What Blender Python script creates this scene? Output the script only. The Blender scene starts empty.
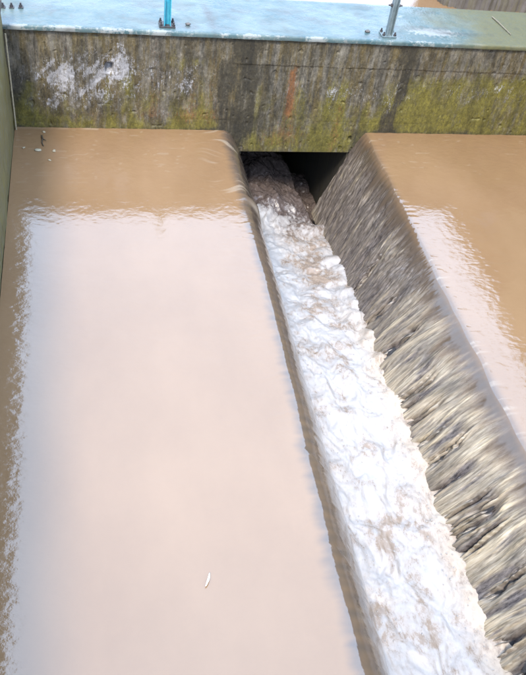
import bpy, bmesh, math, random
import numpy as np
from mathutils import Vector, Matrix

# ------------------------------------------------------------------ camera
scene = bpy.context.scene
C = scene.collection
F_PX, PIT, YAW, ROL = 773.89, 0.7671, 0.2956, 0.1677
CAM = Vector((0.5469, -5.5265, 3.1822))
fw = Vector((math.sin(YAW)*math.cos(PIT), math.cos(YAW)*math.cos(PIT), -math.sin(PIT)))
rt = fw.cross(Vector((0, 0, 1))).normalized()
up = rt.cross(fw)
r2 = math.cos(ROL)*rt + math.sin(ROL)*up
u2 = -math.sin(ROL)*rt + math.cos(ROL)*up
cd = bpy.data.cameras.new('camera')
cam = bpy.data.objects.new('camera', cd)
C.objects.link(cam)
cam.matrix_world = Matrix(((r2.x, u2.x, -fw.x, CAM.x), (r2.y, u2.y, -fw.y, CAM.y),
                           (r2.z, u2.z, -fw.z, CAM.z), (0, 0, 0, 1)))
cd.sensor_fit = 'HORIZONTAL'
cd.sensor_width = 36.0
cd.lens = 36.0*F_PX/526.0
cd.clip_start = 0.05
cd.clip_end = 2000
scene.camera = cam

# ------------------------------------------------------------------ sky, sun, exposure
SUN_EL, SUN_AZ = math.radians(52), math.radians(205)
w = bpy.data.worlds.new('World')
scene.world = w
w.use_nodes = True
nt = w.node_tree
nt.nodes.clear()
sky = nt.nodes.new('ShaderNodeTexSky')
sky.sky_type = 'NISHITA'
sky.sun_disc = False
sky.sun_elevation = SUN_EL
sky.sun_rotation = SUN_AZ
sky.air_density = 1.0
sky.dust_density = 3.0
ov = nt.nodes.new('ShaderNodeMixRGB')          # thin overcast: the blue is mostly veiled by white cloud
ov.blend_type = 'MIX'
ov.inputs[0].default_value = 0.8
ov.inputs[2].default_value = (5.6, 7.2, 9.8, 1)
bg = nt.nodes.new('ShaderNodeBackground')
bg.inputs[1].default_value = 0.13
out = nt.nodes.new('ShaderNodeOutputWorld')
nt.links.new(sky.outputs[0], ov.inputs[1])
nt.links.new(ov.outputs[0], bg.inputs[0])
nt.links.new(bg.outputs[0], out.inputs[0])

sl = bpy.data.lights.new('sun', 'SUN')
sl.energy = 1.3
sl.angle = math.radians(14)
sl.color = (1.0, 0.9, 0.76)
so = bpy.data.objects.new('sun', sl)
C.objects.link(so)
sd = Vector((math.sin(SUN_AZ)*math.cos(SUN_EL), math.cos(SUN_AZ)*math.cos(SUN_EL), math.sin(SUN_EL)))
so.rotation_euler = sd.to_track_quat('Z', 'Y').to_euler()
so.location = (0, 0, 12)

scene.view_settings.view_transform = 'Standard'
scene.view_settings.look = 'None'
scene.view_settings.exposure = 2.18
scene.view_settings.gamma = 1.0
scene.cycles.max_bounces = 6
scene.cycles.caustics_reflective = False
scene.cycles.caustics_refractive = False

rng = np.random.default_rng(7)
random.seed(7)

# ------------------------------------------------------------------ numpy noise
_perm = np.random.default_rng(3).permutation(4096)
_ang = np.random.default_rng(4).random(4096)*2*np.pi
_gx, _gy = np.cos(_ang), np.sin(_ang)


def perlin(x, y, seed=0):
    x = np.asarray(x, float)
    y = np.asarray(y, float)
    x, y = np.broadcast_arrays(x, y)
    xi, yi = np.floor(x).astype(int), np.floor(y).astype(int)
    fx, fy = x-xi, y-yi

    def g(ix, iy, dx, dy):
        h = _perm[(_perm[(ix+seed*131) & 4095]+iy) & 4095]
        return _gx[h]*dx+_gy[h]*dy
    u = fx*fx*fx*(fx*(fx*6-15)+10)
    v = fy*fy*fy*(fy*(fy*6-15)+10)
    a = g(xi, yi, fx, fy)
    b = g(xi+1, yi, fx-1, fy)
    c = g(xi, yi+1, fx, fy-1)
    d = g(xi+1, yi+1, fx-1, fy-1)
    return 1.5*((a+(b-a)*u)+((c+(d-c)*u)-(a+(b-a)*u))*v)


def fbm(x, y, seed=0, octv=4, gain=0.5):
    s = 0
    a = 1.0
    for i in range(octv):
        s = s+a*perlin(x*2**i+17.3*i, y*2**i-9.1*i, seed+i)
        a *= gain
    return s


def sstep(a, b, x):
    t = np.clip((x-a)/(b-a), 0, 1)
    return t*t*(3-2*t)


def blob(x, y, cx, cy, rx, ry):
    return np.exp(-(((x-cx)/rx)**2+((y-cy)/ry)**2))


# ------------------------------------------------------------------ object helpers
def link(o, parent=None):
    C.objects.link(o)
    if parent is not None:
        o.parent = parent
    return o


def tag(o, label=None, cat=None, group=None, kind=None):
    if label:
        o['label'] = label
    if cat:
        o['category'] = cat
    if group:
        o['group'] = group
    if kind:
        o['kind'] = kind
    return o


def empty(name, loc=(0, 0, 0), rz=0.0):
    o = bpy.data.objects.new(name, None)
    o.empty_display_size = 0.1
    o.location = loc
    o.rotation_euler = (0, 0, rz)
    return link(o)


def grid_obj(name, P, mat, attrs=None, parent=None, cols=None, N=None, flip=False):
    """P: (ny,nx,3) points -> one smooth mesh. N: vertex normals of a larger sheet, so split sheets join unseen."""
    ny, nx = P.shape[:2]
    me = bpy.data.meshes.new(name)
    idx = np.arange(ny*nx).reshape(ny, nx)
    q = np.stack([idx[:-1, :-1], idx[:-1, 1:], idx[1:, 1:], idx[1:, :-1]], -1).reshape(-1, 4)
    if flip:
        q = q[:, ::-1]
    me.vertices.add(ny*nx)
    me.vertices.foreach_set('co', P.reshape(-1).astype(np.float32))
    me.loops.add(q.size)
    me.loops.foreach_set('vertex_index', q.reshape(-1).astype(np.int32))
    me.polygons.add(len(q))
    me.polygons.foreach_set('loop_start', np.arange(0, q.size, 4, dtype=np.int32))
    me.polygons.foreach_set('loop_total', np.full(len(q), 4, np.int32))
    me.update(calc_edges=True)
    me.polygons.foreach_set('use_smooth', np.ones(len(q), bool))
    for k, v in (attrs or {}).items():
        a = me.attributes.new(k, 'FLOAT', 'POINT')
        a.data.foreach_set('value', np.ascontiguousarray(v, np.float32).reshape(-1))
    if N is not None:
        me.normals_split_custom_set_from_vertices(N.reshape(-1, 3).tolist())
    me.materials.append(mat)
    return link(bpy.data.objects.new(name, me), parent)


def grid_normals(P):
    du = np.gradient(P, axis=1)
    dv = np.gradient(P, axis=0)
    n = np.cross(du, dv)
    return n/np.linalg.norm(n, axis=-1, keepdims=True)


def bm_obj(name, bm, mat, parent=None, smooth=False):
    me = bpy.data.meshes.new(name)
    bmesh.ops.recalc_face_normals(bm, faces=bm.faces)
    bm.to_mesh(me)
    bm.free()
    if smooth:
        me.polygons.foreach_set('use_smooth', np.ones(len(me.polygons), bool))
    me.materials.append(mat)
    return link(bpy.data.objects.new(name, me), parent)


def add_box(bm, x0, x1, y0, y1, z0, z1, bevel=0.0):
    r = bmesh.ops.create_cube(bm, size=1.0)
    for v in r['verts']:
        v.co = Vector(((x0+x1)/2+v.co.x*(x1-x0), (y0+y1)/2+v.co.y*(y1-y0), (z0+z1)/2+v.co.z*(z1-z0)))
    if bevel:
        es = set(e for v in r['verts'] for e in v.link_edges)
        bmesh.ops.bevel(bm, geom=list(es), offset=bevel, segments=2, affect='EDGES', profile=0.6)


def add_cyl(bm, p0, p1, r0, r1=None, seg=16):
    p0, p1 = Vector(p0), Vector(p1)
    r1 = r0 if r1 is None else r1
    d = p1-p0
    m = Matrix.Translation((p0+p1)/2) @ d.to_track_quat('Z', 'Y').to_matrix().to_4x4()
    bmesh.ops.create_cone(bm, cap_ends=True, segments=seg, radius1=r0, radius2=r1, depth=d.length, matrix=m)


def lump(bm, c, r, sub=2, amp=0.25, seed=0, sc=2.0):
    """an irregular rounded lump"""
    res = bmesh.ops.create_icosphere(bm, subdivisions=sub, radius=1.0)
    cs = np.array([v.co for v in res['verts']])
    n = perlin(cs[:, 0]*sc+seed*3.1, cs[:, 1]*sc+cs[:, 2]*sc*1.3+seed, 5)+0.5*perlin(cs[:, 1]*sc*2+seed, cs[:, 2]*sc*2, 6)
    for v, k in zip(res['verts'], n):
        v.co = Vector((c[0]+v.co.x*r[0]*(1+amp*k), c[1]+v.co.y*r[1]*(1+amp*k), c[2]+v.co.z*r[2]*(1+amp*k)))


# ------------------------------------------------------------------ materials
class NT:
    def __init__(s, name):
        s.m = bpy.data.materials.new(name)
        s.m.use_nodes = True
        s.t = s.m.node_tree
        s.b = s.t.nodes['Principled BSDF']
        s.tc = s.t.nodes.new('ShaderNodeTexCoord').outputs['Object']

    def n(s, kind, **kw):
        o = s.t.nodes.new(kind)
        for k, v in kw.items():
            setattr(o, k, v)
        return o

    def l(s, a, b):
        s.t.links.new(a, b)

    def noise(s, scale, detail=4, rough=0.55, vec=None, stretch=None):
        o = s.n('ShaderNodeTexNoise')
        o.inputs['Scale'].default_value = scale
        o.inputs['Detail'].default_value = detail
        o.inputs['Roughness'].default_value = rough
        v = vec or s.tc
        if stretch:
            mp = s.n('ShaderNodeMapping')
            mp.inputs['Scale'].default_value = stretch
            s.l(v, mp.inputs[0])
            v = mp.outputs[0]
        s.l(v, o.inputs['Vector'])
        return o.outputs['Fac']

    def ramp(s, fac, stops):
        o = s.n('ShaderNodeValToRGB')
        cr = o.color_ramp
        while len(cr.elements) < len(stops):
            cr.elements.new(0.5)
        for e, (p, c) in zip(cr.elements, stops):
            e.position = p
            e.color = (c, c, c, 1) if isinstance(c, (int, float)) else (*c, 1)
        s.l(fac, o.inputs[0])
        return o.outputs[0]

    def mix(s, fac, a, b, mode='MIX'):
        o = s.n('ShaderNodeMixRGB', blend_type=mode)
        for i, v in enumerate((fac, a, b)):
            if hasattr(v, 'is_output'):
                s.l(v, o.inputs[i])
            else:
                o.inputs[i].default_value = v if i == 0 else (*v, 1)
        return o.outputs[0]

    def math(s, op, a, b=0.0, clamp=False):
        o = s.n('ShaderNodeMath', operation=op, use_clamp=clamp)
        for i, v in enumerate((a, b)):
            if hasattr(v, 'is_output'):
                s.l(v, o.inputs[i])
            else:
                o.inputs[i].default_value = v
        return o.outputs[0]

    def attr(s, name):
        return s.n('ShaderNodeAttribute', attribute_name=name).outputs['Fac']

    def bump(s, h, strength, dist, prev=None):
        o = s.n('ShaderNodeBump')
        o.inputs['Strength'].default_value = strength
        o.inputs['Distance'].default_value = dist
        s.l(h, o.inputs['Height'])
        if prev is not None:
            s.l(prev, o.inputs['Normal'])
        return o.outputs[0]

    def done(s, col=None, rough=None, normal=None, ior=1.45, spec=0.5, metal=0.0):
        b = s.b
        for k, v in (('Base Color', col), ('Roughness', rough), ('Normal', normal)):
            if v is None:
                continue
            if hasattr(v, 'is_output'):
                s.l(v, b.inputs[k])
            else:
                b.inputs[k].default_value = (*v, 1) if k == 'Base Color' else v
        b.inputs['IOR'].default_value = ior
        b.inputs['Specular IOR Level'].default_value = spec
        b.inputs['Metallic'].default_value = metal
        return s.m


def mat_muddy():
    s = NT('muddy_water')
    lo = s.noise(1.3, 6, 0.6, stretch=(1, .6, 1))
    col = s.mix(s.ramp(lo, [(0.32, 0.0), (0.68, 1.0)]), (0.160, 0.094, 0.047), (0.194, 0.118, 0.062))
    foam = s.attr('foam')
    fn = s.noise(60, 5, 0.7, stretch=(1, 1, 1))
    ff = s.math('MULTIPLY', foam, s.math('ADD', 0.55, s.math('MULTIPLY', fn, 0.9)), True)
    grey = s.attr('grey')
    col = s.mix(grey, col, (0.055, 0.046, 0.04))
    col = s.mix(ff, col, (0.30, 0.25, 0.19))
    rough = s.math('ADD', 0.035, s.math('MULTIPLY', ff, 0.4))
    h1 = s.noise(34, 4, 0.55, stretch=(1, 1.7, 1))
    h2 = s.noise(95, 3, 0.55)
    rip = s.attr('ripple')
    b = s.n('ShaderNodeBump')
    b.inputs['Distance'].default_value = 0.004
    s.l(h1, b.inputs['Height'])
    s.l(s.math('MULTIPLY', rip, 0.16), b.inputs['Strength'])
    b2 = s.n('ShaderNodeBump')
    b2.inputs['Distance'].default_value = 0.0016
    s.l(h2, b2.inputs['Height'])
    s.l(s.math('MULTIPLY', rip, 0.16), b2.inputs['Strength'])
    s.l(b.outputs[0], b2.inputs['Normal'])
    return s.done(col, rough, b2.outputs[0], ior=1.8)


def mat_foam():
    s = NT('foaming_water')
    foam = s.attr('foam')
    cool = s.attr('cool')
    fn = s.noise(38, 5, 0.62, stretch=(1.3, .75, 1))
    fl = s.noise(130, 4, 0.7, stretch=(1.2, .7, 1))
    body = s.mix(fn, (0.14, 0.104, 0.076), (0.27, 0.215, 0.172))
    wh = s.mix(cool, (0.292, 0.268, 0.252), (0.28, 0.279, 0.284))
    body = s.mix(s.attr('culvert_shade'), body, s.mix(fn, (0.035, 0.027, 0.025), (0.12, 0.095, 0.085)))  # shade under the beam painted into the less aerated water
    wh = s.mix(s.attr('tan'), wh, (0.33, 0.27, 0.21))
    k = s.math('ADD', foam, s.math('MULTIPLY', s.math('SUBTRACT', fn, 0.5), 1.1))
    k = s.math('ADD', k, s.math('MULTIPLY', s.math('SUBTRACT', fl, 0.5), 0.9), True)
    col = s.mix(s.ramp(k, [(0.1, 0.0), (0.4, .62), (0.8, 1.0)]), body, wh)
    rough = s.math('ADD', 0.15, s.math('MULTIPLY', k, 0.45))
    n1 = s.bump(fn, 0.22, 0.012)
    n2 = s.bump(fl, 0.25, 0.004, n1)
    return s.done(col, rough, n2, ior=1.4)


def mat_beam():
    s = NT('stained_concrete')
    g1 = s.noise(9, 6, 0.65)
    g2 = s.noise(70, 5, 0.7)
    st = s.noise(9, 5, 0.65, stretch=(2.2, 1, 0.22))
    st2 = s.noise(16, 7, 0.75, stretch=(1.8, 1, 0.3))
    base = s.mix(s.ramp(g1, [(.3, 0.0), (.7, 1.0)]), (0.052, 0.046, 0.033), (0.135, 0.120, 0.095))
    base = s.mix(s.ramp(st, [(0.43, 0.0), (0.57, 0.85)]), base, (0.066, 0.046, 0.012))
    base = s.mix(s.ramp(st2, [(0.48, 0.0), (0.62, 0.8)]), base, (0.020, 0.016, 0.009))
    base = s.mix(s.ramp(s.noise(15, 6, 0.75, stretch=(1, 1, .7)), [(0.54, 0.0), (0.66, 0.45)]), base, (0.16, 0.145, 0.12))
    base = s.mix(s.ramp(g2, [(.5, 0.0), (.75, .5)]), base, (0.15, 0.13, 0.10))

    def lay(col, att, c, noise, lo, hi, amp=2.4):
        a = s.attr(att)
        k = s.math('ADD', a, s.math('MULTIPLY', s.math('SUBTRACT', noise, 0.5), amp))
        k = s.math('MULTIPLY', s.ramp(k, [(lo, 0.0), (hi, 1.0)]), s.ramp(a, [(0.03, 0.0), (0.3, 1.0)]))
        return s.mix(k, col, c)
    m1 = s.mix(0.5, s.noise(14, 8, 0.75, stretch=(1.6, 1, 0.5)), s.noise(55, 6, 0.8, stretch=(1.5, 1, .8)))
    m3 = s.mix(0.5, s.noise(75, 8, 0.85), s.noise(32, 6, 0.8, stretch=(2.2, 1, .6)))
    m2 = s.noise(60, 6, 0.75, stretch=(1.6, 1, 0.35))
    mossc = s.mix(g2, (0.030, 0.031, 0.005), (0.150, 0.122, 0.022))
    base = lay(base, 'moss', mossc, m1, 0.4, 0.95, 3.0)
    base = lay(base, 'rust', (0.115, 0.048, 0.016), m2, 0.45, 0.95)
    base = lay(base, 'dark', s.mix(g2, (0.010, 0.009, 0.006), (0.045, 0.036, 0.02)), m1, 0.4, 1.15, 3.0)
    base = lay(base, 'white', (0.235, 0.23, 0.235), m3, 0.62, 0.95, 5.2)
    base = s.mix(1.0, base, s.ramp(s.noise(34, 8, 0.85, stretch=(1.3, 1, .85)), [(.3, .4), (.5, .95), (.7, 1.65)]), 'MULTIPLY')
    base = s.mix(1.0, base, s.ramp(s.noise(6, 6, 0.75, stretch=(1.7, 1, .5)), [(.34, .5), (.6, 1.2)]), 'MULTIPLY')
    n1 = s.bump(g1, 0.5, 0.012)
    n2 = s.bump(m2, 0.45, 0.006, n1)
    n3 = s.bump(g2, 0.4, 0.003, n2)
    return s.done(base, s.math('ADD', 0.5, s.math('MULTIPLY', g1, 0.35)), n3)


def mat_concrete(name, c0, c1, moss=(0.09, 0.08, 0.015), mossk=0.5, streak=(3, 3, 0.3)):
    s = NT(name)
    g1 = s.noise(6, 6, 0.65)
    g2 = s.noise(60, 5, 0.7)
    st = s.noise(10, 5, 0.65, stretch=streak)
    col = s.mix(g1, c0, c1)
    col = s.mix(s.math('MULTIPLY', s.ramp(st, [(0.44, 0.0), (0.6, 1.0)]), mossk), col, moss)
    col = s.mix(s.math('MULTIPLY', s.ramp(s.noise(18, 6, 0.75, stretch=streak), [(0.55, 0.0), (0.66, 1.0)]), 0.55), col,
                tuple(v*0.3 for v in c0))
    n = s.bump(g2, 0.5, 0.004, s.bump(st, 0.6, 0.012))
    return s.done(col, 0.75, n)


def mat_deck():
    s = NT('deck_paint')
    g1 = s.ramp(s.noise(3.5, 6, 0.68), [(.36, 0.0), (.64, 1.0)])
    g2 = s.noise(35, 6, 0.7)
    green = s.attr('green')
    pale = s.attr('pale')
    dirt = s.attr('dirt')
    col = s.mix(g1, (0.042, 0.082, 0.092), (0.095, 0.128, 0.124))
    col = s.mix(s.math('MULTIPLY', s.ramp(g2, [(0.45, 0.0), (0.62, 1.0)]), 0.35), col, (0.13, 0.15, 0.15))
    k = s.math('ADD', pale, s.math('MULTIPLY', s.math('SUBTRACT', g2, 0.5), 1.4))
    col = s.mix(s.math('MULTIPLY', s.ramp(k, [(0.45, 0.0), (0.62, 1.0)]), s.ramp(pale, [(0.05, 0.0), (0.2, 1.0)])), col, (0.20, 0.215, 0.21))
    k = s.math('ADD', green, s.math('MULTIPLY', s.math('SUBTRACT', g2, 0.5), 0.9), True)
    col = s.mix(k, col, s.mix(g2, (0.06, 0.056, 0.02), (0.11, 0.105, 0.055)))
    k = s.math('MULTIPLY', dirt, s.math('ADD', 0.3, g2), True)
    col = s.mix(k, col, (0.05, 0.05, 0.047))
    rough = s.math('ADD', s.ramp(s.noise(2.2, 5, 0.6, stretch=(1, 2, 1)), [(.4, .08), (.6, .3)]), s.math('MULTIPLY', s.math('ADD', green, g2), 0.25))
    n = s.bump(g2, 0.18, 0.004, s.bump(g1, 0.25, 0.012))
    return s.done(col, rough, n, ior=1.33)


def mat_plain(name, c0, c1, rough=0.5, scale=30, bump=0.3, dist=0.003, metal=0.0, stretch=None):
    s = NT(name)
    g = s.noise(scale, 6, 0.7, stretch=stretch)
    col = s.mix(s.ramp(g, [(0.35, 0.0), (0.65, 1.0)]), c0, c1)
    return s.done(col, rough, s.bump(g, bump, dist), metal=metal)


def mat_fall():
    s = NT('falling_water')
    cb = s.n('ShaderNodeCombineXYZ')
    s.l(s.attr('fy'), cb.inputs[0])
    s.l(s.attr('fs'), cb.inputs[1])
    v = cb.outputs[0]
    fall, far, foam, grey = s.attr('fall'), s.attr('far'), s.attr('foam'), s.attr('grey')
    a = s.noise(1.0, 5, 0.65, v, (26, 2.2, 1))
    b_ = s.noise(1.0, 6, 0.75, v, (80, 3.5, 1))
    c_ = s.noise(1.0, 5, 0.7, v, (55, 11, 1))
    lo = s.noise(1.3, 6, 0.6, stretch=(1, .6, 1))
    col = s.mix(s.ramp(lo, [(0.32, 0.0), (0.68, 1.0)]), (0.160, 0.094, 0.047), (0.194, 0.118, 0.062))
    film = s.mix(s.ramp(c_, [(.36, 0.0), (.62, 1.0)]), (0.016, 0.013, 0.016), (0.12, 0.102, 0.096))
    tan = s.mix(s.ramp(a, [(.3, 0.0), (.62, 1.0)]), (0.055, 0.044, 0.032), (0.34, 0.268, 0.172))
    tan = s.mix(s.ramp(b_, [(.46, 0.0), (.66, .85)]), tan, (0.47, 0.41, 0.31))
    tan = s.mix(s.ramp(b_, [(.32, .9), (.45, 0.0)]), tan, (0.04, 0.033, 0.028))
    rb = s.noise(1.0, 4, 0.6, v, (11, 1.4, 1))
    tan = s.mix(1.0, tan, s.ramp(rb, [(.36, .38), (.47, .85), (.62, 1.2)]), 'MULTIPLY')
    fc = s.mix(s.math('MULTIPLY', foam, 1.25, True), film, tan)
    col = s.mix(s.math('MULTIPLY', grey, 0.9), col, (0.06, 0.046, 0.035))
    col = s.mix(fall, col, fc)
    rough = s.math('ADD', 0.06, s.math('MULTIPLY', fall, s.math('ADD', 0.16, s.math('MULTIPLY', foam, 0.45))))
    n1 = s.n('ShaderNodeBump')
    n1.inputs['Distance'].default_value = 0.007
    s.l(s.mix(far, a, c_), n1.inputs['Height'])
    s.l(s.math('ADD', 0.03, s.math('MULTIPLY', fall, 0.6)), n1.inputs['Strength'])
    n2 = s.n('ShaderNodeBump')
    n2.inputs['Distance'].default_value = 0.004
    s.l(b_, n2.inputs['Height'])
    s.l(s.math('ADD', 0.05, s.math('MULTIPLY', fall, 0.6)), n2.inputs['Strength'])
    s.l(n1.outputs[0], n2.inputs['Normal'])
    return s.done(col, rough, n2.outputs[0], ior=1.5)


M_mud = mat_muddy()
M_fall = mat_fall()
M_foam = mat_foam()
M_beam = mat_beam()
M_wall = mat_concrete('wall_concrete', (0.085, 0.075, 0.035), (0.20, 0.18, 0.11), moss=(0.15, 0.125, 0.025), mossk=0.85, streak=(1, 4, 0.35))
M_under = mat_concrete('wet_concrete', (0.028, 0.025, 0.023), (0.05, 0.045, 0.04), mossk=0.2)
M_deck = mat_deck()
M_stone = mat_plain('wet_stone', (0.016, 0.016, 0.019), (0.05, 0.048, 0.052), 0.28, 24, 0.8, 0.01)
M_cyan = mat_plain('cyan_paint', (0.015, 0.2, 0.29), (0.06, 0.3, 0.38), 0.35, 40, 0.15)
M_galv = mat_plain('galvanised_steel', (0.12, 0.165, 0.18), (0.22, 0.27, 0.29), 0.42, 35, 0.2, metal=0.35)
M_iron = mat_plain('dark_iron', (0.018, 0.018, 0.022), (0.06, 0.055, 0.055), 0.5, 60, 0.4)
M_pier = mat_concrete('pier_concrete', (0.06, 0.054, 0.052), (0.15, 0.138, 0.132), mossk=0.35, streak=(2.4, 2.4, 0.12))
M_grass = mat_plain('bank_grass', (0.035, 0.055, 0.015), (0.08, 0.10, 0.03), 0.9, 4, 0.8, 0.1)
M_soil = mat_plain('soil', (0.08, 0.06, 0.04), (0.14, 0.11, 0.075), 0.9, 3, 0.5, 0.05)
M_leaf = mat_plain('pale_leaf', (0.5, 0.5, 0.48), (0.6, 0.6, 0.58), 0.6, 50, 0.2)
M_straw = mat_plain('straw', (0.24, 0.2, 0.13), (0.36, 0.32, 0.23), 0.7, 60, 0.2)
M_stick = mat_plain('dry_stick', (0.12, 0.10, 0.07), (0.2, 0.17, 0.12), 0.7, 60, 0.2)
M_bark = mat_plain('wet_bark', (0.03, 0.024, 0.016), (0.07, 0.05, 0.03), 0.7, 60, 0.5)
M_pebble = mat_plain('pebble', (0.05, 0.05, 0.055), (0.14, 0.13, 0.12), 0.7, 60, 0.4)

# ------------------------------------------------------------------ dimensions (metres): x across, y away, z up; left pool surface z = 0
YN = -7.6            # the pools run on past the camera
XL0, KL = 1.61, 9.0  # left crest starts to roll over here
XR0 = 2.82           # right crest
X_RW = 4.75          # right retaining wall


def kR(Y):
    return 2.3+(7.2-2.3)*sstep(-2.4, -0.2, Y)


def zT(Y):           # level of the race between the pools, dropping towards the culvert
    return -0.44-0.33*sstep(-2.6, -0.2, Y)-0.05*sstep(0, .6, Y)


# ------------------------------------------------------------------ pools and falls
def ripples(X, Y, amp):
    wx, wy = X+0.04*perlin(X*5, Y*6, 9), Y+0.03*perlin(X*6, Y*5, 10)
    return amp*(0.5*perlin(wx*6, wy*8, 1)+0.42*perlin(wx*15, wy*21, 2)+0.34*perlin(wx*34, wy*46, 3))


def make_left():
    ys = np.concatenate([np.linspace(YN, -5, 60, endpoint=False), np.linspace(-5, 0.003, 560)])
    xs = np.concatenate([np.linspace(0, 1.45, 150, endpoint=False), np.linspace(1.45, 1.96, 110)])
    X, Y = np.meshgrid(xs, ys)
    XL0 = 1.605-.05*sstep(-1.6, -4.2, Y)+.008*perlin(Y*3, 0*Y, 99)
    KL = .695/(1.69-XL0)
    a = np.maximum(0, X-XL0)
    Z = -KL*a**2
    lip = sstep(1.30, 1.6, X)
    edge = np.exp(-X/0.16)
    far = sstep(-1.2, -0.2, Y)
    amp = 0.00075+0.0007*edge+0.0009*far+0.0003*lip
    H = ripples(X, Y, amp)
    # fine flow lines drawn towards the crest
    fl = perlin(X*3+Y*1.5, Y*26+2.5*perlin(X*4, Y*3, 12), 13)
    H += (fl*0.0005+.0009*sstep(.35, .7, fl+.3*perlin(X*9, Y*5, 28)))*lip+(0.0006*perlin(Y*45+3*perlin(X*9, Y*5, 15), X*14, 14)*(.6+perlin(Y*5, X*3, 25))+0.0025*perlin(Y*6+perlin(Y*3,X*4,17), X*5, 16))*sstep(XL0, XL0+.12, X)
    # a small standing notch in the sheet near the beam
    H += 0.02*blob(X, Y, 1.70, -0.93, 0.06, 0.05)
    Z = Z+H
    XX = X+H*0.6*np.clip(2*KL*a, 0, 2)
    P = np.stack([XX, Y, Z], -1)
    foam = 0.75*sstep(0.28, 0.6, fl)*sstep(1.3, 1.62, X)*sstep(-1.6, -0.4, Y)*0.7
    foam += 0.5*np.exp(-((Y+0.012)/0.012)**2)*(X < 0.62)*sstep(-.2, .3, perlin(X*6, Y, 4))
    foam += 0.2*sstep(0.42, 0.62, perlin(X*14+perlin(Y*9, X*9, 29), Y*34, 21))*far*sstep(0.25, 0.5, perlin(X*3, Y*4, 22)+0.3)
    foam += 0.55*blob(X, Y, 1.72, -0.97, 0.05, 0.02)
    foam += 0.25*sstep(.45, .8, perlin(Y*8+2*perlin(X*5, Y*3, 94), X*5, 95))*sstep(XL0-.05, XL0+.05, X)+0.07*sstep(0.0, 0.7, perlin(Y*31+2*perlin(Y*4, X*3, 26), X*6, 23)+.5*perlin(Y*90, X*9, 27))*sstep(XL0+.03, XL0+.14, X)
    grey = sstep(XL0-.05, XL0+.03, X+.02*perlin(Y*14, X*5, 18)+.012*perlin(Y*40, X*9, 19))*(.72+.2*perlin(Y*26, X*8, 24))
    rip = 0.75+0.7*edge+0.8*far+0.4*lip
    A = dict(foam=foam, grey=grey, ripple=rip)
    N = grid_normals(P)
    k = int(np.searchsorted(xs, 1.63))
    tag(grid_obj('pool_water', P[:, :k+1], M_mud, {a_: v[:, :k+1] for a_, v in A.items()}, N=N[:, :k+1]),
        'wide calm brown pool on the left mirroring the pale sky', 'water', kind='structure')
    tag(grid_obj('waterfall', P[:, k:], M_mud, {a_: v[:, k:] for a_, v in A.items()}, N=N[:, k:]),
        'narrow smooth brown lip of water rolling off the right edge of the left pool', 'waterfall', kind='structure')


# places where the sheet on the right thins out and the stones show: (y, s0, s1, width)
GAPS = [(-2.50, .55, .97, .030), (-2.70, .60, .93, .030), (-2.58, .78, 1.0, .020), (-3.50, .45, 1.0, .050), (-3.60, .50, 1.0, .026),
        (-3.40, .55, .9, .022), (-4.14, .68, .90, .040), (-4.28, .72, 1.0, .055), (-2.10, .45, 1.0, .045), (-3.02, .5, .85, .024),
        (-2.86, .62, .92, .02), (-3.86, .5, .8, .025), (-4.55, .5, 1.0, .05), (-5.0, .5, 1.0, .06), (-1.70, .55, 1.0, .03),
        (-1.25, .5, 1.0, .035), (-3.2, .7, .95, .02)]


def curtain(Y, s):
    """point on the falling sheet: s = 0 at the lip, 1 at the race"""
    k = kR(Y)
    drop = -zT(Y)+0.05
    L = np.sqrt(drop/k)
    X = XR0-L*s
    Z = -drop*np.maximum(s, 0)**PR+0*X
    return X, Z, drop, L


PR = 1.25


def curtain_slope(Y, s):
    X, Z, drop, L = curtain(Y, s)
    return PR*drop*np.maximum(s, 1e-6)**(PR-1)/L


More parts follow.
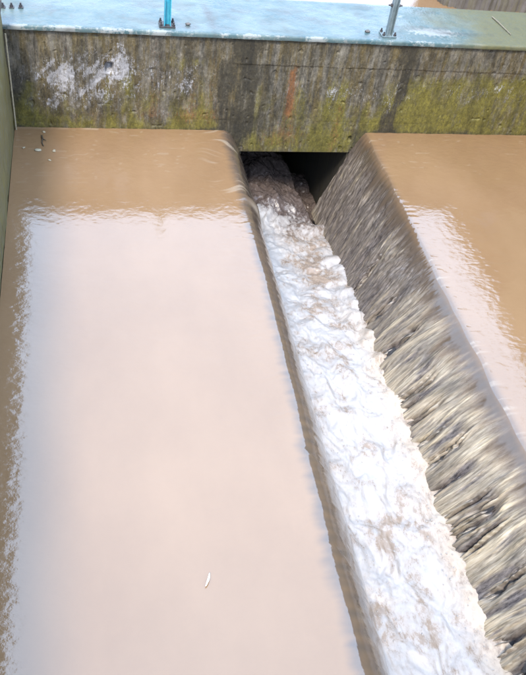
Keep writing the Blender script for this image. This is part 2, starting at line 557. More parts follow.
def make_right():
    ny1 = 760
    ys = np.concatenate([np.linspace(YN, -5, 60, endpoint=False), np.linspace(-5, 0.003, ny1)])
    xs_pool = np.concatenate([np.linspace(X_RW, 3.2, 90, endpoint=False), np.linspace(3.2, XR0, 40, endpoint=False)])
    ss = np.linspace(0, 1, 130)
    npool = len(xs_pool)
    Y = np.repeat(ys[:, None], npool+len(ss), 1)
    S = np.concatenate([np.zeros(npool), ss])[None, :]+0*Y
    cx, cz, k, L = curtain(ys[:, None], ss[None, :])
    X = np.concatenate([np.repeat(xs_pool[None, :], len(ys), 0), cx], 1)
    Z = np.concatenate([np.zeros((len(ys), npool)), cz], 1)
    slope = np.where(S > 0, curtain_slope(Y, S), 0)
    nx_, nz_ = -slope/np.sqrt(1+slope**2), 1/np.sqrt(1+slope**2)
    lip = sstep(3.25, 2.95, X)
    fall = sstep(0.06, 0.40, S+.10*perlin(Y*6, 0*S, 50)+.11*perlin(Y*17, 0*S, 49)+.06*perlin(Y*47, S*2, 64))
    far = sstep(-2.3, -1.5, Y)                       # the far half is a thin grey film over rough stone
    Yw = Y+0.07*S+0.03*perlin(Y*3, S*1.2, 30)+0.006*perlin(Y*11, S*3, 31)
    strand = perlin(Yw*9, S*1.0, 32)+0.75*perlin(Yw*21, S*1.6, 33)+0.55*perlin(Yw*47, S*2.6, 34)+0.3*perlin(Yw*95, S*5, 39)
    lumps = 0.8*perlin(Yw*19, S*3.2, 35)+0.75*perlin(Yw*44, S*7, 36)+0.4*perlin(Yw*90, S*14, 37)
    H = ripples(X, Y, 0.0007+0.0010*sstep(-1.2, -.2, Y))*(1-fall)
    H += 0.004*perlin(Yw*24, X*5, 38)*sstep(XR0+.12, XR0-.1, X)
    H += fall*(0.0042*strand*(1-0.3*far)+0.013*lumps*far)
    gap = np.zeros_like(X)
    for gy, s0, s1, wd in GAPS:
        yy = Yw-gy-0.02*perlin(S*5, Y*0+gy, 40)
        gap = np.maximum(gap, (1-.9*sstep(.0, .3, perlin(Yw*62, S*2.2+gy, 69)))*np.exp(-(yy/(wd*1.05))**2)*sstep(-.75, -.1, perlin(Yw*60, S*4, 45)+.4*np.exp(-(yy/(wd*.3))**2))*sstep(s0-.12, s0+.1, S)*(1-sstep(s1-.05, s1+.08, S)))
    thin = sstep(.02, .55, perlin(Yw*13, S*1.5+3, 46)+.45*perlin(Yw*44, S*4, 47)+.2*perlin(Yw*110, S*9, 48))*sstep(.25, .6, S)*(1-far)
    gap = np.clip(gap+0.55*far*sstep(-.05, .55, lumps*0.5+0.35*perlin(Yw*6, S*3, 41))*fall, 0, 1)
    H -= 0.048*gap+0.008*thin
    X = X+0.014*perlin(Y*4, 0*Y, 96)*np.exp(-((X-XR0)/.16)**2)
    X2 = X+nx_*H
    Z2 = Z+nz_*H
    # the foot of the sheet is torn by the foam
    P = np.stack([X2, Y, Z2], -1)
    white = sstep(0.15, 1.0, strand)
    foam = fall*(0.5+0.6*white)*(1-0.72*far)+fall*far*0.35*sstep(.25, .9, lumps+0.5*strand)
    foam += 0.5*sstep(0.35, .8, perlin(Yw*30, S*2+X*2, 42))*sstep(XR0+.1, XR0-.02, X)*(1-fall)
    foam += 0.2*sstep(0.42, 0.62, perlin(X*14+perlin(Y*9, X*9, 68), Y*34, 43))*sstep(-1.0, -.2, Y)*sstep(0.3, 0.5, perlin(X*3, Y*4, 44)+0.3)*(X > 2.9)
    foam *= (1-gap)*(1-.95*thin)
    foam += 0.35*sstep(0.9, 1.0, S)
    grey = np.clip(sstep(XR0+.03, XR0-.07, X)*0.75*(1-0.6*fall)+fall*far*0.75+0.9*gap, 0, 1)
    grey = np.clip(grey+.35*sstep(XR0+.05, XR0-.05, X)*(1-fall), 0, 1)
    rip = 0.4+0.8*sstep(-1.2, -.2, Y)+0.35*lip
    A = dict(foam=np.clip(foam, 0, 1), grey=grey, ripple=rip, fy=Yw, fs=S, fall=fall, far=far)
    N = grid_normals(P)
    N = -N if N[10, 10, 2] < 0 else N
    kc = npool+6
    tag(grid_obj('pool_water', P[:, :kc+1], M_mud, {a_: v[:, :kc+1] for a_, v in A.items()}, N=N[:, :kc+1], flip=True),
        'brown pool on the right behind the tall fall', 'water', kind='structure')
    tag(grid_obj('waterfall', P[:, kc:], M_fall, {a_: v[:, kc:] for a_, v in A.items()}, N=N[:, kc:], flip=True),
        'streaky tan sheet of water falling from the right pool over dark stones', 'waterfall', kind='structure')


make_left()
make_right()


# ------------------------------------------------------------------ the race: foaming water
def race_height(X, Y):
    wx = X+0.05*perlin(X*6, Y*6, 50)
    wy = Y+0.08*perlin(X*5, Y*4, 51)
    b = 1-np.sqrt(perlin(wx*6, wy*4, 52)**2+.01)*1.6
    b2 = 1-np.sqrt(perlin(wx*15, wy*11, 53)**2+.01)*1.6
    fine = fbm(wx*30, wy*24, 54, 2)
    return 0.014*b+0.020*perlin(wx*9, wy*5.5, 65)+0.007*perlin(wx*22, wy*13, 66)+0.004*fine-0.018


def make_race():
    xs = np.linspace(1.74, 2.66, 170)
    ys = np.concatenate([np.linspace(YN, -4.9, 80, endpoint=False), np.linspace(-4.9, 1.0, 900)])
    X, Y = np.meshgrid(xs, ys)
    Z = zT(Y)+race_height(X, Y)*(1+.9*sstep(-.6, 0, Y))
    tun = sstep(-0.35, 0.1, Y)
    # the water bulges up along the culvert's left side and sinks at its right wall
    Z += tun*(0.10*blob(X, 0*Y, 2.08, 0, .2, 1)-0.20*sstep(2.42, 2.5, X))
    Z += 0.05*sstep(2.30, 2.45, X)*(1-tun)*(0.6+0.5*perlin(Y*9, X*3, 57))
    Z += 0.02*sstep(2.02, 1.85, X)
    big = perlin(X*5.5, Y*4.2, 55)
    foam = 0.66+0.34*big+0.20*perlin(X*14, Y*9, 56)+.12*perlin(X*30, Y*22, 67)
    # brown patches: up by the culvert on the right, and where the sheets plunge
    foam -= 0.4*blob(X, Y, 2.28, -.75, .16, .45)+0.28*blob(X, Y, 2.34, -0.30, .2, .3)+0.45*blob(X, Y, 2.27, -1.05, .09, .16)+0.40*blob(X, Y, 2.22, -1.5, .13, .10)
    foam -= 0.32*blob(X, Y, 2.12, -2.0, .2, .12)+0.30*blob(X, Y, 2.05, -3.5, .1, .1)+0.28*blob(X, Y, 2.3, -3.3, .07, .1)
    foam -= 0.95*sstep(-.22, .2, Y)  # foam thinned towards the culvert, part of its painted shade
    foam -= 0.26*sstep(0.0, .5, perlin(X*9, Y*6, 58))+.22*sstep(-2.6, -3.6, Y)*sstep(-.3, .4, perlin(X*6, Y*3.5, 97)+.5*perlin(X*17, Y*12, 98))
    foam -= 0.25*sstep(2.31, 2.42, X)*sstep(-1.6, -2.4, Y)*sstep(-.2, .5, perlin(Y*5, X, 59))
    foam += 0.5*blob(X, Y, 1.95, -0.5, .1, .5)*(1-tun)+0.35*sstep(.05, .5, perlin(X*20+perlin(Y*9, X*9, 61), Y*16, 62))*sstep(.1, -.2, Y)
    cool = np.clip(blob(X, Y, 1.95, -0.7, .16, .8)+0.25, 0, 1)
    tag(grid_obj('stream_water', np.stack([X, Y, Z], -1), M_foam, dict(foam=np.clip(foam, 0, 1), cool=cool, culvert_shade=sstep(-.55, -.1, Y), tan=np.clip(sstep(2.22, 2.42, X+.05*perlin(Y*7, X*5, 63))*sstep(-1.2, -2.2, Y), 0, 1))),
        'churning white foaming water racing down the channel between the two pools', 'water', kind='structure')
    # froth: clots and drops thrown up, heaped at the foot of the falls
    bm = bmesh.new()
    r_ = random.Random(5)
    for i in range(600):
        y = r_.uniform(-4.9, -0.7)
        t = r_.random()
        if t < 0.45:
            x = 2.44-abs(r_.gauss(0, .06))-0.07*float(sstep(-1, -2.6, y))
        elif t < 0.75:
            x = 1.86+abs(r_.gauss(0, .05))
        else:
            x = r_.uniform(1.9, 2.4)
        z = float(zT(y)+race_height(np.array(x), np.array(y)))+r_.uniform(0, .02)+(abs(r_.gauss(0, .018)) if t < .75 else 0)
        r = r_.uniform(.0015, .005)
        m = Matrix.Translation((x, y, z)) @ Matrix.Diagonal((r*r_.uniform(.7, 1.3), r*r_.uniform(.7, 1.6), r*r_.uniform(.5, 1), 1))
        bmesh.ops.create_icosphere(bm, subdivisions=1, radius=1.0, matrix=m)
    o = bm_obj('foam', bm, M_froth, smooth=True)
    tag(o, 'white froth and spray heaped along the foot of the falls', 'foam', kind='stuff')


M_froth = mat_plain('froth', (0.24, 0.215, 0.195), (0.32, 0.295, 0.28), 0.5, 60, 0.3)
make_race()

# ------------------------------------------------------------------ weir walls under the sheets
lw = empty('weir_wall', (1.4, -3.5, 0))
tag(lw, 'low concrete weir wall hidden under the lip of the left pool', 'wall')
bm = bmesh.new()
prof = [(0.02, -1.3), (1.78, -1.3), (1.78, -0.36), (1.70, -0.20), (1.60, -0.10), (1.45, -0.07), (0.02, -0.30)]
vs0 = [bm.verts.new((x-1.4, YN+3.5, z)) for x, z in prof]
vs1 = [bm.verts.new((x-1.4, -0.01+3.5, z)) for x, z in prof]
bm.faces.new(vs0)
bm.faces.new(vs1[::-1])
for i in range(len(prof)):
    j = (i+1) % len(prof)
    bm.faces.new((vs0[i], vs0[j], vs1[j], vs1[i]))
bm_obj('crest', bm, M_under, lw)

rw = empty('weir_wall', (2.9, -3.5, -0.5))
tag(rw, 'dark wet stone weir face showing through the falling sheet on the right', 'wall')
ys = np.linspace(YN, 0.0, 360)
sv = np.linspace(0.02, 1.12, 40)
cx, cz, kx, Lx = curtain(ys[:, None], sv[None, :])
sl_ = curtain_slope(ys[:, None], sv[None, :])
d = -0.052-0.012*sstep(0, .3, sv)[None, :]+0.010*fbm(ys[:, None]*9, sv[None, :]*6, 60, 3)
Xw = cx-d*sl_/np.sqrt(1+sl_**2)*1.0
Zw = cz+d/np.sqrt(1+sl_**2)
Yw_ = ys[:, None]+0*Xw
grid_obj('face', np.stack([Xw-2.9, Yw_+3.5, Zw+0.5], -1), M_stone, parent=rw, flip=True)
bm = bmesh.new()
add_box(bm, 0.06, 1.83, YN+3.5, 3.49, -0.8, 0.30)
bm_obj('core', bm, M_under, rw)
protos = []
for i in range(5):
    bm = bmesh.new()
    lump(bm, (0, 0, 0), (1, 1, 1), 1, 0.45, i*7+1, 1.6)
    me = bpy.data.meshes.new('stone')
    bm.to_mesh(me)
    bm.free()
    me.materials.append(M_stone)
    protos.append(me)
r_ = random.Random(11)
n = 0
for y in np.arange(-4.75, -0.05, 0.105):
    for s in (0.42, 0.60, 0.78, 0.95):
        yy = y+r_.uniform(-.03, .03)
        s2 = s+r_.uniform(-.05, .05)
        px, pz, pk, pl = [float(v) for v in curtain(np.array(yy), np.array(s2))]
        sl0 = float(curtain_slope(np.array(yy), np.array(s2)))
        q = math.sqrt(1+sl0*sl0)
        dd = -0.062
        o = bpy.data.objects.new('stone', protos[r_.randrange(5)])
        o.location = (px-dd*sl0/q-2.9, yy+3.5, pz+dd/q+0.5)
        o.rotation_euler = (r_.uniform(-.3, .3), -math.atan(sl0)+r_.uniform(-.2, .2), r_.uniform(-.4, .4))
        o.scale = (r_.uniform(.045, .075), r_.uniform(.04, .062), r_.uniform(.028, .040))
        link(o, rw)
        n += 1

# ------------------------------------------------------------------ concrete beam / footbridge
bx0, bx1 = -0.30, 4.9
ZB, ZD = -0.19, 0.772
fb = empty('footbridge', (2.3, 0.3, 0))
tag(fb, 'stained mossy concrete footbridge beam with a pale blue deck spanning above the channel', 'bridge')


def beam_front():
    xs = np.linspace(bx0, bx1, 900)
    zs = np.linspace(ZB, ZD, 190)
    X, Z = np.meshgrid(xs, zs)
    n1 = fbm(X*3, Z*3, 70, 4)
    n2 = fbm(X*14, Z*12, 71, 4)
    relief = 0.0035*n1+0.0022*n2
    band = sstep(0.557, 0.566, Z+0.006*fbm(X*5, Z*0, 72))*sstep(1.55, 1.75, X)   # smoother, prouder cast band at the right
    relief = relief*(1-0.6*band)+0.005*band
    relief += 0.0015*sstep(0.58, 0.62, Z+0.02*n1)*(1-sstep(1.55, 1.75, X))
    # shallow board marks
    for bz in (0.09, 0.27, 0.44):
        relief -= 0.0012*np.exp(-((Z-bz-0.006*n1)/0.006)**2)*sstep(-.2, .3, perlin(X*1.7, Z*9, 77))
    hole = np.exp(-((X-0.715)/0.026)**4-((Z-0.498)/0.033)**4)
    relief -= 0.075*hole
    hole2 = np.exp(-((X-2.69)/0.014)**4-((Z+0.06)/0.02)**4)
    relief -= 0.03*hole2
    # pits
    relief -= 0.010*sstep(0.62, 0.8, perlin(X*17, Z*17, 73))
    relief *= sstep(ZB, ZB+0.02, Z)*0.8+0.2
    dn = lambda x0, wd, top, ln: np.exp(-((X+0.03*perlin(Z*4, X*2, 74)-x0)/wd)**2)*sstep(top+.02, top-.05, Z)*sstep(top-ln-.15, top-ln+.1, Z)
    foot = sstep(0.20, 0.0, Z-0.05*n1)
    moss = 0.75*dn(0.10, .09, .40, .5)+0.7*dn(0.88, .045, .50, .6)+0.6*dn(0.715, .035, .47, .5)+0.35*dn(1.30, .2, .62, .7)
    moss += 0.5*foot*(X < 1.6)+.3*sstep(.3, .02, Z)*(X < 1.6)*sstep(-.4, .4, perlin(X*7, Z*1.2, 78))+0.25*sstep(0.45, .8, Z)*blob(X, 0*Z, .45, 0, .3, 1)+0.25*blob(X, Z, 0.5, .62, .35, .1)
    moss += 0.75*blob(X, Z, 2.5, -.12, .45, .12)+0.40*blob(X, Z, 2.3, 0.15, .4, .3)+0.55*blob(X, Z, 3.0, .05, .5, .25)
    moss += sstep(2.75, 3.1, X)*(0.62*sstep(.58, .45, Z)+0.12)+0.3*blob(X, Z, 1.85, 0.0, .3, .3)
    moss += 0.3*sstep(-.1, .5, n1)+.3*sstep(.1, .5, perlin(X*11, Z*1.4, 79))*sstep(.65, .3, Z)
    vs = 1.3+.7*perlin(X*16, Z*1.3, 91)+.5*perlin(X*45, Z*2.5, 92)+.5*perlin(X*6, Z*5, 93)
    dark = vs*(1.2*dn(1.72, .15, .78, .9)+1.2*dn(3.01, .075, .8, .95))+.9*dn(1.29, .05, .76, .5)+.55*dn(1.92, .05, .6, .6)+.5*dn(.04, .05, .5, .5)+.35*dn(2.75, .05, .5, .5)+.35*dn(3.7, .08, .6, .6)+0.5*dn(1.58, .05, .6, .4)+0.45*sstep(.70, .765, Z)  # last term paints the shade along the top edge, below the deck
    dark += 0.55*blob(X, Z, .90, .45, .03, .1)+0.9*blob(X, Z, .715, .5, .03, .045)+0.5*blob(X, Z, 0.04, .36, .08, .12)
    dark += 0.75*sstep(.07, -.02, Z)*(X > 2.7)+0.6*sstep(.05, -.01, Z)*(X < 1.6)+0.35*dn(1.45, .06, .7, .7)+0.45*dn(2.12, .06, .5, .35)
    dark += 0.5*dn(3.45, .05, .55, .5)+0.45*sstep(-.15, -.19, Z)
    rust = 0.8*np.exp(-((X-2.13-.02*n1)/.03)**2)*sstep(.08, .2, Z)*sstep(.62, .5, Z)+0.3*dn(1.32, .1, .72, .7)+.3*dn(1.5, .07, .7, .7)+.4*dn(1.05, .06, .75, .6)+.35*dn(.42, .05, .78, .3)+.3*dn(1.63, .05, .75, .6)+0.5*blob(X, Z, 2.14, .28, .1, .25)+0.5*blob(X, Z, 2.1, -.05, .35, .14)+0.15*blob(X, Z, 1.35, .2, .3, .2)+0.5*dn(2.55, .05, .3, .5)
    rust += 0.35*blob(X, Z, 0.75, 0.12, .9, .06)
    scr = perlin((X*0.7+Z*0.7)*4, (X-Z)*16, 75)
    white = 0.62*blob(X, Z, .33, .46, .22, .10)+0.62*blob(X, Z, .78, .52, .13, .14)+0.48*blob(X, Z, .55, .33, .3, .22)
    white += 0.45*blob(X, Z, .80, .63, .035, .1)+0.4*blob(X, Z, .28, .2, .2, .1)+0.3*blob(X, Z, 1.15, .14, .15, .03)+0.26*blob(X, Z, 1.25, .4, .12, .2)
    white += 0.36*blob(X, Z, .6, .42, .55, .24)+.36*blob(X, Z, 1.2, .42, .3, .2)+.34*blob(X, Z, 2.3, .35, .5, .15)+.34*blob(X, Z, 3.5, .38, .7, .15)
    white += 0.35*dn(2.62, .06, .45, .25)+0.33*dn(2.45, .05, .4, .25)+0.3*blob(X, Z, 2.95, .3, .15, .2)+0.35*blob(X, Z, 3.9, .4, .2, .15)
    white += 0.30*np.exp(-((Z-.562)/.012)**2)*(X > 2.0)+0.25*np.exp(-((Z-.02)/.01)**2)*0
    white = white*(0.9+0.45*np.clip(scr, -.5, .6)+0.5*np.clip(fbm(X*7, Z*7, 76), -.6, .6))
    P = np.stack([X-2.3, -relief-0.3, Z], -1)
    grid_obj('beam_face', P, M_beam, dict(moss=np.clip(moss, 0, 1), dark=np.clip(dark, 0, 1), rust=np.clip(rust, 0, 1), white=np.clip(white, 0, 1)), parent=fb)


beam_front()
bm = bmesh.new()
add_box(bm, bx0-2.3, bx1-2.3, 0.085-0.3, 0.62-0.3, ZB+0.004, ZD-0.004)
# soffit strip joining the face to the core
v = [bm.verts.new(c) for c in ((bx0-2.3, -0.3, ZB), (bx1-2.3, -0.3, ZB), (bx1-2.3, 0.087-0.3, ZB+.002), (bx0-2.3, 0.087-0.3, ZB+.002))]
bm.faces.new(v)
bm_obj('beam_core', bm, M_under, fb)


def deck():
    xs = np.linspace(bx0-.02, bx1+.02, 420)
    t = np.array([(-0.028, 0.768), (-0.030, 0.776), (-0.030, 0.792), (-0.027, 0.798), (-0.020, 0.801)]+[(y, 0.801) for y in np.linspace(0, .64, 60)]
                 + [(0.665, .801), (.672, .797), (.674, .768)])
    X = np.repeat(xs[None, :], len(t), 0)
    Y = np.repeat(t[:, :1], len(xs), 1)
    Z = np.repeat(t[:, 1:], len(xs), 1)
    topm = (Z > .7995)
    Z = Z+topm*0.0016*fbm(X*3, Y*4, 80)
    Y = Y-(Y < 0)*(0.004*fbm(X*4, 0*X, 81)+0.002*perlin(X*22, 0*X, 82))
    green = sstep(3.2, 3.75, X+0.25*fbm(X*2, Y*3, 83))*0.9
    green += 0.28*blob(X, Y, -.05, .25, .25, .3)
    pale = 0.8*blob(X, Y, 3.25, .17, .3, .10)*(X > 2.9)+0.5*blob(X, Y, 3.05, .45, .1, .1)+0.3*blob(X, Y, 0.5, .3, .5, .4)
    pale += 0.85*np.exp(-((Y+0.02)/.028)**2)*(0.55+0.5*perlin(X*6, Y, 84))
    dirt = 0.9*blob(X+0.07*(Y-.3), Y, 1.47, .28, .035, .24)+0.45*sstep(.25, .6, perlin(X*5, Y*9, 85))*(X > 1.2)*(X < 3)*0.6
    dirt += 0.6*blob(X, Y, 3.45, .16, .2, .03)+.4*sstep(.1, .6, fbm(X*2.5, Y*6, 86))*(X < 3.4)+.25*sstep(.25,.6,perlin(X*14, Y*14, 87))
    o = grid_obj('deck', np.stack([X-2.3, Y-0.3, Z], -1), M_deck, dict(green=np.clip(green, 0, 1), pale=np.clip(pale, 0, 1), dirt=np.clip(dirt, 0, 1)), parent=fb)


deck()
# culvert walls and the abutments the pools stand against
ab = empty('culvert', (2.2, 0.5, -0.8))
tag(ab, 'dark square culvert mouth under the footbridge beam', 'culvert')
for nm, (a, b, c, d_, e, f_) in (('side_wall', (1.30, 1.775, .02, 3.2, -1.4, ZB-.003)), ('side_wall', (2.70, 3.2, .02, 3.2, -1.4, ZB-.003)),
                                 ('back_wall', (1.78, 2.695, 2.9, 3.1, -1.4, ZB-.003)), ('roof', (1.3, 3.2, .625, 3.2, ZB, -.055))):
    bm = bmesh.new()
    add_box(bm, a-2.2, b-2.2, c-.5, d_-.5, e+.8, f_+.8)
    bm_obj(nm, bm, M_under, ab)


# ------------------------------------------------------------------ retaining walls
def side_wall(name, x, into, y0, y1, ztop, label):
    o = empty(name, (x, (y0+y1)/2, 0))
    tag(o, label, 'wall')
    ys = np.linspace(y0, y1, 400)
    zs = np.linspace(-.4, ztop, 90)
    Y, Z = np.meshgrid(ys, zs)
    rel = 0.006*fbm(Y*2, Z*3, 90)+0.003*fbm(Y*11, Z*8, 91)
    for j in np.arange(y1-0.9, y0, -1.6):
        rel -= 0.008*np.exp(-((Y-j)/.008)**2)
    X = np.sign(into)*rel
    grid_obj('wall_face', np.stack([X, Y-(y0+y1)/2, Z], -1), M_wall, parent=o, flip=into < 0)
    bm = bmesh.new()
    a, b = (-.35, -.02) if into > 0 else (.02, .35)
    add_box(bm, a, b, y0-(y0+y1)/2, y1-(y0+y1)/2, -1.3, ztop-.002)
    bm_obj('wall_core', bm, M_wall, o)
    bm = bmesh.new()
    a, b = (-.37, .012) if into > 0 else (-.012, .37)
    add_box(bm, a, b, y0-(y0+y1)/2, y1-(y0+y1)/2, ztop, ztop+.06, .006)
    bm_obj('coping', bm, M_pier, o)
    return o


lwall = side_wall('retaining_wall', -0.004, 1, YN, -0.02, 0.93, 'mossy streaked concrete retaining wall along the left edge of the left pool')
bm = bmesh.new()
add_cyl(bm, (0.016, 3.77, -.05), (0.014, 3.775, .74), .006, .006, 8)
bm_obj('corner_strip', bm, M_straw, lwall)
side_wall('retaining_wall', X_RW+.003, -1, YN, -0.02, 2.05, 'tall concrete retaining wall along the right edge of the right pool')

# ------------------------------------------------------------------ ground, banks, upstream water
Xg, Yg = np.meshgrid(np.concatenate([np.linspace(-400, -10, 20), np.linspace(-9, 12, 60), np.linspace(14, 400, 20)]),
                     np.concatenate([np.linspace(-400, -12, 20), np.linspace(-11, 40, 90), np.linspace(44, 600, 24)]))
inch = sstep(-0.9, -.3, Xg)*sstep(5.7, 5.1, Xg)
inup = sstep(-2.5, -1.6, Xg)*sstep(7.8, 6.8, Xg)*sstep(-.2, .5, Yg)
hole = np.maximum(inch*sstep(1, .5, Yg), inup)
Zg = 0.95*(1-hole)-1.6*hole+(1-hole)*0.25*fbm(Xg*.15, Yg*.15, 95)
tag(grid_obj('ground', np.stack([Xg, Yg, Zg], -1), M_grass), 'grassy banks around the weir', 'ground', kind='structure')
Xu, Yu = np.meshgrid(np.linspace(-2.6, 7.9, 120), np.concatenate([np.linspace(0.626, 6, 120), np.linspace(6.2, 600, 60)]))
Zu = ripples(Xu, Yu, .002)+0.012
tag(grid_obj('river_water', np.stack([Xu, Yu, Zu], -1), M_mud, dict(foam=0*Xu, grey=0*Xu, ripple=0*Xu+.8)),
    'brown river water glimpsed beyond the deck', 'water', kind='structure')

# ------------------------------------------------------------------ second bridge, unseen behind the camera, added to block sky over the near pools
vb = empty('shade_bridge', (2.3, -6.3, 1.4))
tag(vb, 'unseen concrete bridge added to shade the near end of the pools', 'bridge')
bm = bmesh.new()
add_box(bm, -2.6, 2.7, -2.1, .4, -.02, .22, .01)
bm_obj('slab', bm, M_pier, vb)

for yy in (-2.0, .2):
    bm = bmesh.new()
    add_cyl(bm, (-2.5, yy, 1.2), (2.6, yy, 1.2), .03, .03, 12)
    bm_obj('rail', bm, M_galv, vb)
    for xx in (-2.3, -1.0, 1.2, 2.4):
        bm = bmesh.new()
        add_cyl(bm, (xx, yy, .221), (xx, yy, 1.172), .025, .025, 12)
        bm_obj('post', bm, M_galv, vb)

# ------------------------------------------------------------------ house on the right bank (outside the frame, mirrored in the right pool)
hs = empty('house', (9.3, 3.0, 0.9))
tag(hs, 'plain rendered house on the right bank mirrored in the right pool', 'house')
bm = bmesh.new()
add_box(bm, -2.0, 2.0, -7.0, 7.0, -.6, 3.95)
bm_obj('wall', bm, M_wall, hs)
bm = bmesh.new()
pv = [(-2.35, 3.9), (2.35, 3.9), (0, 4.4)]
a_ = [bm.verts.new((x, -7.3, z)) for x, z in pv]
b_ = [bm.verts.new((x, 7.3, z)) for x, z in pv]
bm.faces.new(a_)
bm.faces.new(b_[::-1])
for i in range(3):
    j = (i+1) % 3
    bm.faces.new((a_[i], a_[j], b_[j], b_[i]))
bm_obj('roof', bm, M_iron, hs)
for yy in (-5, -1.7, 1.7, 5):
    for z0 in (.3, 2.3):
        bm = bmesh.new()
        add_box(bm, -2.05, -1.95, yy-.5, yy+.5, z0, z0+1.2, .01)
        wn = bm_obj('window', bm, M_pier, hs)
        bm = bmesh.new()
        add_box(bm, -2.062, -2.052, yy-.44, yy+.44, z0+.06, z0+1.14)
        bm_obj('pane', bm, M_stone, wn)

wh = empty('blocker', (-8.6, -1.0, 0.9))  # unseen block, added to darken reflections in the right fall and its lip
tag(wh, 'unseen warehouse on the left bank opposite the house', 'occluder')
bm = bmesh.new()
add_box(bm, -2.5, 2.5, -9, 9, -.6, 6.2)
bm_obj('wall', bm, M_wall, wh)
bm = bmesh.new()
add_box(bm, -2.8, 2.8, -9.3, 9.3, 6.205, 6.45, .03)
bm_obj('roof', bm, M_iron, wh)
bm = bmesh.new()
add_box(bm, 2.48, 2.56, -1.6, 1.6, -.5, 3.0, .01)
bm_obj('door', bm, M_pier, wh)

# ------------------------------------------------------------------ pier behind the deck
pr = empty('concrete_pier', (5.25, 3.15, 0))
tag(pr, 'weathered grey concrete pier with dark vertical streaks standing in the water behind the deck', 'pier')
nu, nz = 220, 60
th = np.linspace(0, 2*np.pi, nu)
zz = np.concatenate([np.linspace(-.4, 0.92, nz)])
T, Zp = np.meshgrid(th, zz)
c, s_ = np.cos(T), np.sin(T)
rr = 1/((np.abs(c)**6+np.abs(s_)**6)**(1/6))
rr = rr*(1-0.05*sstep(.8, .92, Zp)*0.6)
per = T*5.2
rel = 0.035*perlin(per*2.2, Zp*.5, 96)+0.02*perlin(per*6, Zp*.9, 97)+.01*fbm(per*9, Zp*5, 98)
Xp = c*rr*(.74+rel)
Yp = s_*rr*(.44+rel)
grid_obj('shaft', np.stack([Xp, Yp, Zp], -1)[:, ::-1], M_pier, parent=pr, flip=True)
bm = bmesh.new()
add_box(bm, -.79, .79, -.49, .49, .90, 1.02, .02)
bm_obj('cap', bm, M_pier, pr)


# ------------------------------------------------------------------ railing posts
def hexnut(bm, x, y, z, r=.012, h=.012, stud=.016):
    add_cyl(bm, (x, y, z), (x, y, z+h), r, r, 6)
    add_cyl(bm, (x, y, z+h), (x, y, z+h+stud), r*.55, r*.5, 10)


def post(x, y, mat, label, lean=(0, 0), clamp=False, half=.024, H=.30):
    o = empty('railing_post', (x, y, .803))
    tag(o, label, 'post', 'posts bolted to the edge of the deck')
    bm = bmesh.new()
    add_box(bm, -.058, .058, -.05, .05, 0, .009, .002)
    bm_obj('base_plate', bm, M_iron if not clamp else M_galv, o)
    bm = bmesh.new()
    n_ = 2
    # channel section: web and two flanges
    add_box(bm, -half, half, -.006, .0, .0095, H)
    add_box(bm, -half, -half+.006, -.040, -.0065, .0095, H)
    add_box(bm, half-.006, half, -.040, -.0065, .0095, H)
    for v in bm.verts:
        v.co.x += lean[0]*v.co.z
        v.co.y += lean[1]*v.co.z
    bm_obj('pole', bm, mat, o)
    for dx, dy in ((-.045, -.034), (.045, -.034), (-.045, .034), (.045, .034)):
        bm = bmesh.new()
        hexnut(bm, dx, dy, .0095)
        bm_obj('bolt', bm, M_iron, o)
    if clamp:
        for sx in (-1, 1):
            bm = bmesh.new()
            zc = .235
            x0 = lean[0]*zc+sx*half
            add_cyl(bm, (x0, -.02, zc), (x0+sx*.012, -.02, zc), .013, .013, 6)
            add_cyl(bm, (x0+sx*.012, -.02, zc), (x0+sx*.03, -.02, zc), .007, .006, 10)
            bm_obj('clamp_bolt', bm, M_iron, o)
    return o


post(1.135, 0.075, M_cyan, 'bright cyan painted channel post bolted near the middle of the deck edge', H=.2)
post(2.838, 0.075, M_galv, 'dull grey galvanised post with side bolts on the deck edge', clamp=True)

# ------------------------------------------------------------------ small things
for i, (x, y) in enumerate(((-0.014, .255), (.045, .261), (.108, .269))):
    bm = bmesh.new()
    add_box(bm, -.018, .018, -.018, .018, 0, .004, .001)
    hexnut(bm, 0, 0, .0042, .013, .014, .014)
    o = bm_obj('anchor_bolt', bm, M_iron)
    o.location = (x, y, .803)
    tag(o, ['leftmost dark anchor bolt at the left end of the blue deck', 'middle dark anchor bolt at the left end of the blue deck',
            'rightmost dark anchor bolt at the left end of the blue deck'][i], 'bolt', 'anchor bolts in the deck')
for i, (x, y, r) in enumerate(((1.292, .099, .014), (2.683, .112, .016))):
    bm = bmesh.new()
    lump(bm, (0, 0, 0), (r*1.4, r, r*.7), 2, .35, i+3)
    o = bm_obj('pebble', bm, M_pebble, smooth=True)
    o.location = (x, y, .803+r*.45)
    tag(o, ['small grey pebble on the deck just right of the cyan post', 'small dark pebble on the deck just left of the grey post'][i], 'pebble', 'pebbles on the deck')
bm = bmesh.new()
pts = [(3.905, .515, .809), (3.913, .40, .812), (3.921, .29, .810), (3.929, .176, .808)]
for i_, (a, b) in enumerate(zip(pts, pts[1:])):
    add_cyl(bm, a, b,   .0055-.0008*i_, .0055-.0008*(i_+1), 8)
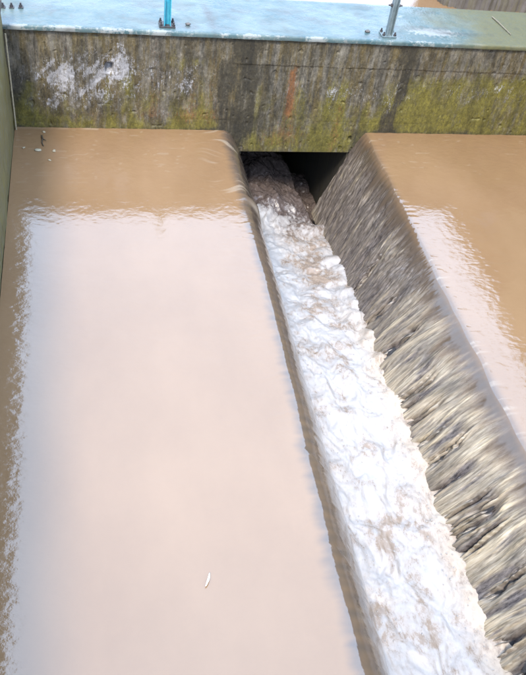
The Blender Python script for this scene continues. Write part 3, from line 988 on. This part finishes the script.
tag(bm_obj('stick', bm, M_stick), 'thin pale straw stick lying on the green stained end of the deck', 'stick')

bm = bmesh.new()
N_ = 9
rows = []
for i in range(N_):
    t = i/(N_-1)
    hw = .0045*math.sin(math.pi*min(1, .12+t*.85))**.7
    cx_, cy_ = 0.972+.024*t+.004*math.sin(3*t), -3.905+.062*t
    zc = .006+.004*math.sin(math.pi*t)
    rows.append([bm.verts.new((cx_-hw, cy_+hw*.4, zc+.004)), bm.verts.new((cx_, cy_, zc)), bm.verts.new((cx_+hw, cy_-hw*.4, zc+.005))])
for a, b in zip(rows, rows[1:]):
    for j in (0, 1):
        bm.faces.new((a[j], a[j+1], b[j+1], b[j]))
o = bm_obj('floating_leaf', bm, M_leaf, smooth=True)
sm = o.modifiers.new('thickness', 'SOLIDIFY')
sm.thickness = .0015
tag(o, 'white narrow leaf floating alone on the pale open water of the left pool', 'leaf')

bits = [(.177, -.330, .020, M_straw, 'pale chip, left of the two largest floating by the corner of the beam and wall'),
        (.292, -.338, .014, M_straw, 'pale chip floating to the right of the dark twig by the beam'),
        (.262, -.465, .010, M_straw, 'pale chip farthest from the beam among the flotsam in the corner'),
        (.075, -.30, .011, M_straw, 'pale chip floating nearest to the left wall'),
        (.215, -.07, .012, M_straw, 'pale chip floating tight against the foot of the beam')]
for i, (x, y, r, m, lab) in enumerate(bits):
    bm = bmesh.new()
    lump(bm, (0, 0, 0), (r*1.3, r*.8, r*.35), 2, .5, i+20)
    o = bm_obj('wood_chip', bm, m, smooth=True)
    o.location = (x, y, .003)
    o.rotation_euler = (0, 0, i*1.3)
    tag(o, lab, 'chip', 'pale chips floating in the corner')
bm = bmesh.new()
pts = [(.20, -.13, .004), (.208, -.18, .010), (.203, -.23, .008), (.215, -.275, .004)]
for i_, (a, b) in enumerate(zip(pts, pts[1:])):
    add_cyl(bm, a, b, .007-.001*i_, .006-.001*i_, 8)
add_cyl(bm, (.206, -.18, .009), (.235, -.21, .012), .004, .002, 8)
tag(bm_obj('twig', bm, M_bark), 'dark wet twig floating in the corner near the beam', 'twig')
